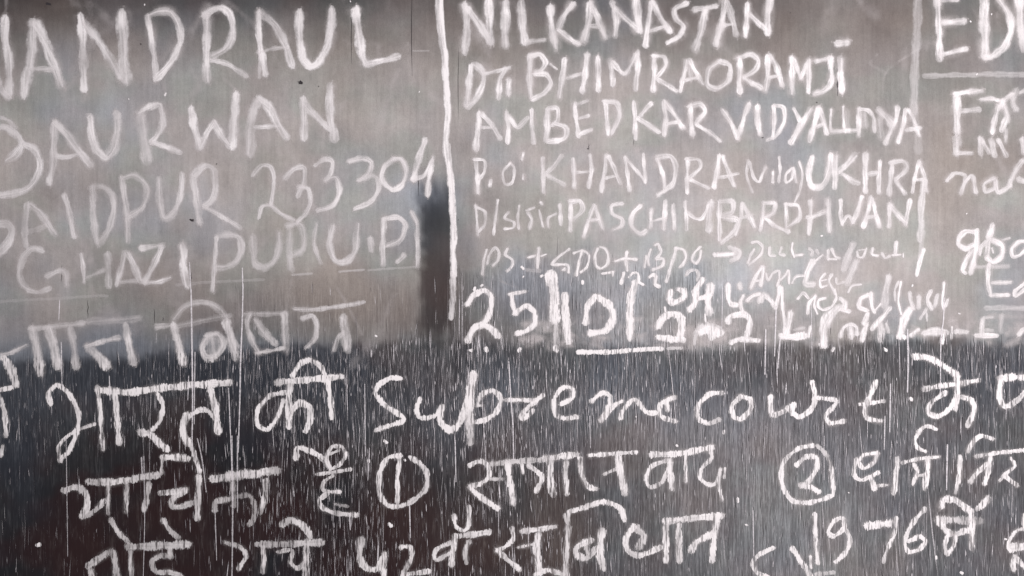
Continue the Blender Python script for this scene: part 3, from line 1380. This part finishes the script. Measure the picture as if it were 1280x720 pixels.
@ 1120 340 8
L
20 .8 560 550 550 665
54 .7 600 590 705 602
W EDU, large capitals cut by the right edge of the top line
@ 960 0 4
L
32 .8 848 -5 855 150 860 298
32 .65 860 112 980 103
26 .75 862 277 992 246
26 .6 862 -8 945 -2
L
42 .8 1082 -5 1080 150 1080 282
36 .75 1150 -10 1200 70 1210 150 1180 230 1120 280 1080 280
L
42 .75 1258 -5 1258 120 1280 245
W large F beside overwritten letters, right column second line
@ 1120 90 8
L
74 .95 600 225 600 400 608 600
56 .9 590 225 720 205 855 190
50 .5 650 395 835 375
74 .35 605 600 620 715
L
46 .75 845 278 960 270 1050 290
56 .75 1160 225 1080 290 1050 350
56 .85 1030 330 1000 450 965 605
56 .75 1080 330 1110 450 1060 585
50 .45 1100 560 1095 700
L
56 .45 1205 175 1170 300 1200 385
46 .5 1310 180 1240 210
W small smudged letters under the F at the right edge
@ 960 180 4
L
34 .6 935 -35 935 0 940 52
22 .65 938 50 1022 45
L
28 .6 1060 -30 1062 52
24 .55 1062 -30 1105 45
28 .6 1118 -20 1130 60
L
24 .6 1150 -20 1190 62
30 .6 1270 -25 1275 45
W nal, faint joined letters at the right edge
L
20 .75 892 183 930 145 985 155 985 190 962 248
22 .6 985 190 1020 160 1037 243
L
22 .65 1132 170 1080 200 1088 240 1130 220 1140 180 1150 240 1215 208
L
28 .65 1208 212 1235 140 1275 85
26 .6 1250 180 1310 200
W gbo, bold joined letters at the right edge
@ 1120 250 8
L
46 .85 795 320 700 310 640 360 630 440 700 482 785 450
50 .85 802 305 802 450 780 600 735 730
42 .85 770 500 700 600 660 700 690 735
L
60 .85 962 245 930 380 908 555
38 .75 900 420 850 470 838 545
50 .85 960 400 1060 450 1060 560 970 625 905 580
24 .6 1055 402 1135 378
26 .7 960 480 972 525
L
34 .85 1290 415 1225 425 1160 490 1170 560 1230 552 1300 490
W Ed, small letters under gbo at the right edge
@ 1120 340 8
L
42 .85 938 -80 920 60 920 130 940 235
38 .65 960 108 1145 103
38 .8 938 240 1125 230
40 .3 800 -50 1120 -60
L
34 .8 1300 95 1190 190 1195 243 1300 170
W E, smudged letter standing on the dust edge at the right
L
48 .85 865 465 850 630
26 .45 870 460 965 455
30 .45 870 580 965 587
46 .85 795 637 900 640 1010 640
46 .3 1050 430 1040 600
L
38 .75 1228 635 1260 590 1300 570
'''
words = []; tile = (0, 0, 4); cur = None
for ln in STROKES.splitlines():
    if not ln.strip(): continue
    if ln[0] == 'W': cur = {'label': ln[2:].strip(), 'letters': []}; words.append(cur)
    elif ln[0] == '@': tile = tuple(float(t) for t in ln[1:].split())
    elif ln[0] == 'L': cur['letters'].append((ln[1:].strip() or 'letter', []))
    else:
        f = [float(t) for t in ln.split()]; ox, oy, sc_ = tile
        cur['letters'][-1][1].append((f[0] / sc_, f[1], [(ox + f[i] / sc_, oy + f[i + 1] / sc_) for i in range(2, len(f), 2)]))

for w in words:
    halo = Ribbons(); allw = []
    for nm, strokes in w['letters']:
        for wd, de, pts in strokes:
            r = float(rough(*pts[len(pts) // 2]))
            halo.add(pts, wd * (1.9 - .5 * r) + (5 if pts[0][0] > 560 else 4), de * ((.40 if pts[0][0] > 560 else .30) - .17 * r), lift=.00012, thick=.00002)
    me = halo.mesh('chalk_word', M_halo); wo = link('chalk_word', me, None, board); wo['label'] = w['label']
    wloc = shift_origin(wo, me)
    for nm, strokes in w['letters']:
        rb = Ribbons()
        for wd, de, pts in strokes:
            r = float(rough(*pts[len(pts) // 2]))
            mx_, my_ = pts[len(pts) // 2]
            thin = 1 - .30 * float(sstep(560, 640, my_)) * (1 - float(sstep(300, 600, mx_)))      # strokes are fainter towards the lower left
            crowd = 1.1 if (my_ > 298 and mx_ > 580 and my_ < 432) else 1
            rb.add(pts, wd * (1.36 - .12 * r) * crowd, de * thin * (1.0 if r > .5 else (.80 if mx_ < 560 else (.95 if crowd > 1 else .84))), wv=.15, press=(.35 if crowd > 1 else 1) - .3 * r)
            if crowd > 1:                                  # hurried, smudged by the hand: doubled edges
                for dx_, dy_ in ((R.uniform(-4, -1.5), R.uniform(-2, 2)), (R.uniform(1.5, 4), R.uniform(-2, 2))):
                    rb.add([(x + dx_ + R.uniform(-1, 1), y + dy_) for x, y in pts], wd * .6, de * .15, press=1)
            if r < .5 and wd > 4 and R.random() < .9:      # a second, drier pass inside a broad stroke
                o_ = (R.random() - .5) * wd * .45
                rb.add([(x + o_, y + (R.random() - .5) * 2) for x, y in pts], wd * .34, de * .7)
        me = rb.mesh('chalk_' + nm, M_chalk); lo = link('chalk_' + nm, me, None, wo); shift_origin(lo, me, wloc)

# ---------------------------------------------------------------- ruled lines
def ruled(label, strokes):
    rb = Ribbons()
    for wd, de, pts in strokes: rb.add(pts, wd, de, wv=.08)
    me = rb.mesh('ruled_line', M_chalk); o = link('ruled_line', me, None, board)
    if label: o['label'] = label
    shift_origin(o, me)
ruled('tall bright ruled line between the left and middle columns', [
    (9, .55, [(546, -60), (547, 0), (551, 40), (557, 90)]), (8, .95, [(550, -60), (551, 0), (554, 40), (558, 80), (559, 115)]),
    (11, .92, [(557, 85), (560, 130), (558, 180), (563, 230), (566, 290), (567, 345)]), (9, .6, [(566, 340), (566, 370), (564, 398)]),
    (3.5, .5, [(562, 180), (566, 240), (569, 300)])])
ruled('faint broad ruled line between the middle and right columns', [
    (14, .30, [(1149, -60), (1148, 0), (1146, 50), (1144, 100), (1143, 140)]), (12, .18, [(1143, 130), (1148, 190)])])
ruled('smudged lower end of the ruled line between the middle and right columns', [
    (11, .62, [(1156, 225), (1152, 260), (1150, 300)]), (8, .4, [(1154, 290), (1150, 325)]), (7.5, .9, [(1155, 312), (1150, 328), (1146, 344)])])
ruled('faint level ruled line under the large capitals at the right edge', [(9, .30, [(1155, 94), (1200, 94), (1250, 93), (1340, 92)])])
ruled('smudged level ruled line at the right edge near the end of the grey dust', [(9, .36, [(1232, 386), (1270, 385), (1340, 385)])])
ruled('comb-like short underline beneath the middle of the date', [(7.5, .95, [(722, 440), (760, 440), (800, 437), (828, 436)]), (5, .55, [(834, 436), (852, 435)])])
for s_ in ((5, .14, [(-20, 378), (40, 375), (120, 370), (135, 370)]), (5, .16, [(220, 356), (270, 352), (330, 350)]), (4, .3, [(365, 344), (390, 342)]),
           (4, .3, [(424, 340), (455, 337)]), (4, .2, [(460, 338), (520, 334)])):
    ruled(None, [s_])
ruled('short faint dash left of the tall ruled line near the top', [(3, .2, [(516, 64), (536, 64)])])

# ---------------------------------------------------------------- ghosts of older, wiped writing
rb = Ribbons()
for k in range(150):
    x = R.uniform(-60, 1340); y = R.uniform(-40, 420); a = R.gauss(1.45, .45); l = R.uniform(25, 110)
    c = R.gauss(0, 12)
    if 470 < x < 620 and y > 180: continue
    rb.add([(x - math.cos(a) * l / 2, y - math.sin(a) * l / 2), (x + c, y), (x + math.cos(a) * l / 2, y + math.sin(a) * l / 2)], R.uniform(5, 26), R.uniform(.04, .13), lift=.00004, thick=.00001)
for k in range(120):                                    # dust gathered along the edge where the wiping stopped
    x = R.uniform(660, 1300); y = float(edge_y(x)) + R.uniform(-34, 3); l = R.uniform(10, 40)
    rb.add([(x - l / 2, y), (x, y + R.gauss(0, 2)), (x + l / 2, y + R.gauss(0, 3))], R.uniform(6, 18), R.uniform(.06, .22), lift=.00004, thick=.00001)
me = rb.mesh('wiped_writing', M_halo); o = link('wiped_writing', me, None, board); o['kind'] = 'stuff'; shift_origin(o, me)

# ---------------------------------------------------------------- drips and long scratches of chalk
DR = [((239, 362), (240, 420), (241, 500), (240, 562), 2.6), ((304, 355), (303, 400), (301, 450), (300, 500), (298, 565), 2.3),
      ((244, 440), (243, 530), 1.4), ((237, 328), (239, 368), 1.6), ((303, 335), (304, 372), 2.0), ((77, 428), (78, 482), 1.8), ((75, 375), (74, 400), 1.8),
      ((83, 545), (85, 695), 1.2), ((180, 570), (181, 650), (179, 730), 1.4), ((290, 545), (291, 640), (290, 730), 2.4), ((297, 545), (297, 640), 2.0),
      ((269, 638), (271, 700), 1.5), ((636, 452), (638, 490), (641, 530), (642, 574), 2.2), ((1180, 372), (1179, 400), (1176, 425), (1175, 492), 2.0),
      ((1134, 412), (1135, 450), (1134, 490), 2.6), ((957, 412), (956, 468), 2.4), ((975, 422), (972, 460), 2.4), ((970, 383), (968, 445), 2.2),
      ((569, 550), (570, 602), 1.8), ((512, 628), (513, 672), 1.8), ((437, 642), (438, 662), 1.8), ((941, 638), (942, 695), 1.5), ((1106, 520), (1105, 562), 1.8),
      ((1184, 556), (1183, 612), 2.6), ((286, 485), (289, 560), (290, 590), 1.5), ((137, 470), (138, 500), 1.6), ((247, 548), (253, 575), (258, 615), 2.0),
      ((177, 572), (178, 594), 2.4), ((1113, 480), (1112, 540), 2.2), ((820, 320), (821, 350), 1.2), ((236, 470), (235, 500), 1.5), ((456, 480), (457, 570), 1.3),
      ((903, 360), (902, 412), 1.2), ((1014, 380), (1015, 460), 1.0), ((1030, 545), (1030, 600), 1.1), ((462, 560), (460, 600), 1.2), ((737, 520), (738, 560), 1.1)]
for d in DR:
    rb = Ribbons(); rb.add([(x, y) for x, y in d[:-1]], d[-1] * 1.15, (.62 if d[0][0] < 300 and d[0][1] > 500 else .85), lift=.0007, taper=.35)
    me = rb.mesh('chalk_drip', M_streak); o = link('chalk_drip', me, None, board); shift_origin(o, me)

# dots and crumbs of chalk
DOT = [(482, 552, 6), (461, 576, 4), (922, 625, 6), (933, 656, 4), (649, 437, 6), (48, 681, 6), (488, 656, 6), (960, 463, 2), (1041, 437, 6), (1106, 437, 6),
       (1139, 499, 5), (905, 540, 5), (593, 361, 5), (602, 357, 4), (653, 335, 5), (654, 346, 3), (677, 345, 4), (728, 353, 5), (161, 124, 3), (524, 115, 3),
       (470, 420, 3), (438, 2, 3), (1239, 18, 3), (1213, 27, 3), (1221, 93, 4), (1140, 357, 3), (1027, 295, 4), (1208, 267, 3), (588, 438, 5), (608, 437, 6),
       (181, 6, 3), (506, 575, 3), (846, 557, 3), (795, 521, 2), (1199, 392, 3), (1061, 616, 2), (1170, 697, 4), (1202, 716, 4), (1257, 674, 3), (207, 118, 6)]
for x, y, s_ in DOT:
    if y < 300: s_ *= .7
    rb = Ribbons(); a = R.random() * 3
    rb.add([(x - s_ * .35 * math.cos(a), y - s_ * .35 * math.sin(a)), (x + s_ * .35 * math.cos(a), y + s_ * .35 * math.sin(a))], s_ * .9, .95, thick=.0005)
    me = rb.mesh('chalk_dot', M_chalk); o = link('chalk_dot', me, None, board); shift_origin(o, me)

# ---------------------------------------------------------------- dark chips knocked out of the surface
CH = [(376, 103, 7), (240, 275, 6), (60, 5, 6), (176, 55, 3), (582, 130, 3), (1227, 318, 3), (953, 172, 3), (398, 108, 2), (271, 205, 2), (1021, 128, 2),
      (735, 186, 2), (45, 62, 1.5), (988, 16, 1.5), (573, 275, 2)]
for x, y, s_ in CH:
    s_ *= .72; n = 11; vs = [(bx(x), surf(x, y) - .0001, bz(y))]; z0 = []
    for k in range(n):
        a = 2 * math.pi * k / n; r = s_ * .6 * (.3 + 1.1 * R.random())
        z0.append((bx(x + r * 1.25 * math.cos(a)), surf(x, y) - .0003, bz(y + r * .75 * math.sin(a))))
    me = bpy.data.meshes.new('paint_chip'); me.from_pydata(vs + z0, [], [(0, 1 + k, 1 + (k + 1) % n) for k in range(n)])
    o = link('paint_chip', me, M_chip, board); shift_origin(o, me)
# thin dark upright scratches
for x, y0, y1, w_ in ((515, -20, 95, 1.3), (439, 0, 80, 1.2), (573, 60, 150, 1.0), (615, 10, 60, 2), (1047, 85, 120, 2.5), (792, 165, 182, 1.0),
                      (239, 340, 352, 1.4), (303, 338, 372, 1.6), (77, 332, 352, 1.2), (1180, 365, 385, 1.4), (523, 205, 245, 1.5), (736, 180, 188, 1.2),
                      (193, 386, 404, 1.3), (204, 396, 402, 1.3), (110, 375, 398, 1.3), (441, 2, 30, 1)):
    m_ = [(x + (R.random() - .5) * 1.2, y) for y in np.linspace(y0, y1, 6)]
    vs = []; fs = []
    for i, (a, b) in enumerate(m_):
        h = w_ * .30 * math.sin(math.pi * (i + .3) / 5.6)
        vs += [(bx(a - h), surf(a, b) - .00025, bz(b)), (bx(a + h), surf(a, b) - .00025, bz(b))]
        if i: k = 2 * i; fs.append((k - 2, k - 1, k + 1, k))
    me = bpy.data.meshes.new('dark_scratch'); me.from_pydata(vs, [], fs); o = link('dark_scratch', me, M_chip, board); shift_origin(o, me)

# ---------------------------------------------------------------- the mass of fine chalk streaks on the scraped part (nobody could count them)
NS = 26000
xs = rs.uniform(X0, X1, NS * 3); ys = rs.uniform(270, Y1, NS * 3)
ey = edge_y(xs)
p = rough(xs, ys) * (.34 + .66 * np.exp(-((ys - ey - 45) / 75) ** 2)) * (.35 + 1.3 * vnoise(xs, ys, 45, 61) ** 1.5)
p *= np.interp(xs, [0, 150, 300, 420, 560, 1300], [.32, .36, .85, 1.0, .95, .85]) * np.where((ys < ey) & (xs < 560), .45, 1)
p *= np.where((ys > 560) & (xs < 300), .55, 1) * np.where(ys < ey - 4, .5, 1)
p *= 1 + .6 * sstep(310, 350, xs) * (1 - sstep(620, 760, xs))
keep = rs.rand(NS * 3) < p * 1.15
xs, ys = xs[keep][:NS], ys[keep][:NS]; n = len(xs)
ln = 5 + rs.exponential(10, n); ln = np.where(rs.rand(n) < .012, rs.uniform(50, 170, n), np.minimum(ln, 80)); wd = .45 + rs.exponential(.20, n); wd = np.minimum(wd, 1.9)
de = np.clip(.03 + rs.exponential(.12, n) + (rs.rand(n) < np.interp(xs, [0, 300, 400, 640, 760], [.08, .11, .16, .15, .10])) * rs.uniform(.2, .7, n) * (.5 + vnoise(xs, ys, 60, 71)), 0, 1) * np.interp(xs, [0, 300, 640], [.72, .85, 1.0]); sl = rs.normal(.015, .05, n); cv = rs.normal(0, .03, n)
dn = np.zeros((n, 10), np.float32); V = np.zeros((n, 10, 3)); A = np.zeros((n, 10), np.float32)
for k, (t, hw, dd) in enumerate(((-.5, .25, .0), (-.22, .9, .8), (.05, 1, 1), (.3, .8, .9), (.5, .25, .0))):
    yy = ys + t * ln; xx = xs + sl * t * ln + cv * (t * t) * ln
    base = (vnoise(xx, yy, 210, 15) - .5) * .0016 - .00022 - (np.arange(n) % 23) * .000006
    for j, sg in enumerate((-1, 1)):
        V[:, k * 2 + j, 0] = bx(xx + sg * hw * wd * .5); V[:, k * 2 + j, 1] = base; V[:, k * 2 + j, 2] = bz(yy)
        dn[:, k * 2 + j] = de * dd; A[:, k * 2 + j] = 0
q = np.array([(0, 1, 3, 2), (2, 3, 5, 4), (4, 5, 7, 6), (6, 7, 9, 8)])
F = (q[None] + (np.arange(n) * 10)[:, None, None]).reshape(-1, 4)
me = bpy.data.meshes.new('chalk_streaks'); me.from_pydata(V.reshape(-1, 3).tolist(), [], F.tolist())
for nm, val in (('dens', dn), ('across', A), ('rough', np.ones_like(A))):
    at = me.attributes.new(nm, 'FLOAT', 'POINT'); at.data.foreach_set('value', val.ravel())
me.materials.append(M_streak); me.update()
o = link('chalk_streaks', me, None, board); o['kind'] = 'stuff'; o['label'] = 'fine upright chalk streaks on the scraped lower part of the board'
# the grooves between them, bare to the black paint
k = rs.permutation(n)[:9000]
V2 = V[k].copy(); V2[:, :, 0] += (np.where(rs.rand(len(k)) < .5, -1, 1) * (.6 + rs.rand(len(k)) * .9) * PX)[:, None]; V2[:, :, 1] += .00006
me = bpy.data.meshes.new('bare_grooves'); me.from_pydata(V2.reshape(-1, 3).tolist(), [], (q[None] + (np.arange(len(k)) * 10)[:, None, None]).reshape(-1, 4).tolist())
for nm, val in (('dens', np.clip(dn[k] * .5 + .28 * (dn[k] > 0), 0, .6)), ('across', A[k]), ('rough', np.ones_like(A[k]))):
    at = me.attributes.new(nm, 'FLOAT', 'POINT'); at.data.foreach_set('value', val.astype(np.float32).ravel())
me.materials.append(M_groove); me.update()
o = link('bare_grooves', me, None, board); o['kind'] = 'stuff'
print('words', len(words), 'letters', sum(len(w['letters']) for w in words), 'streaks', n)
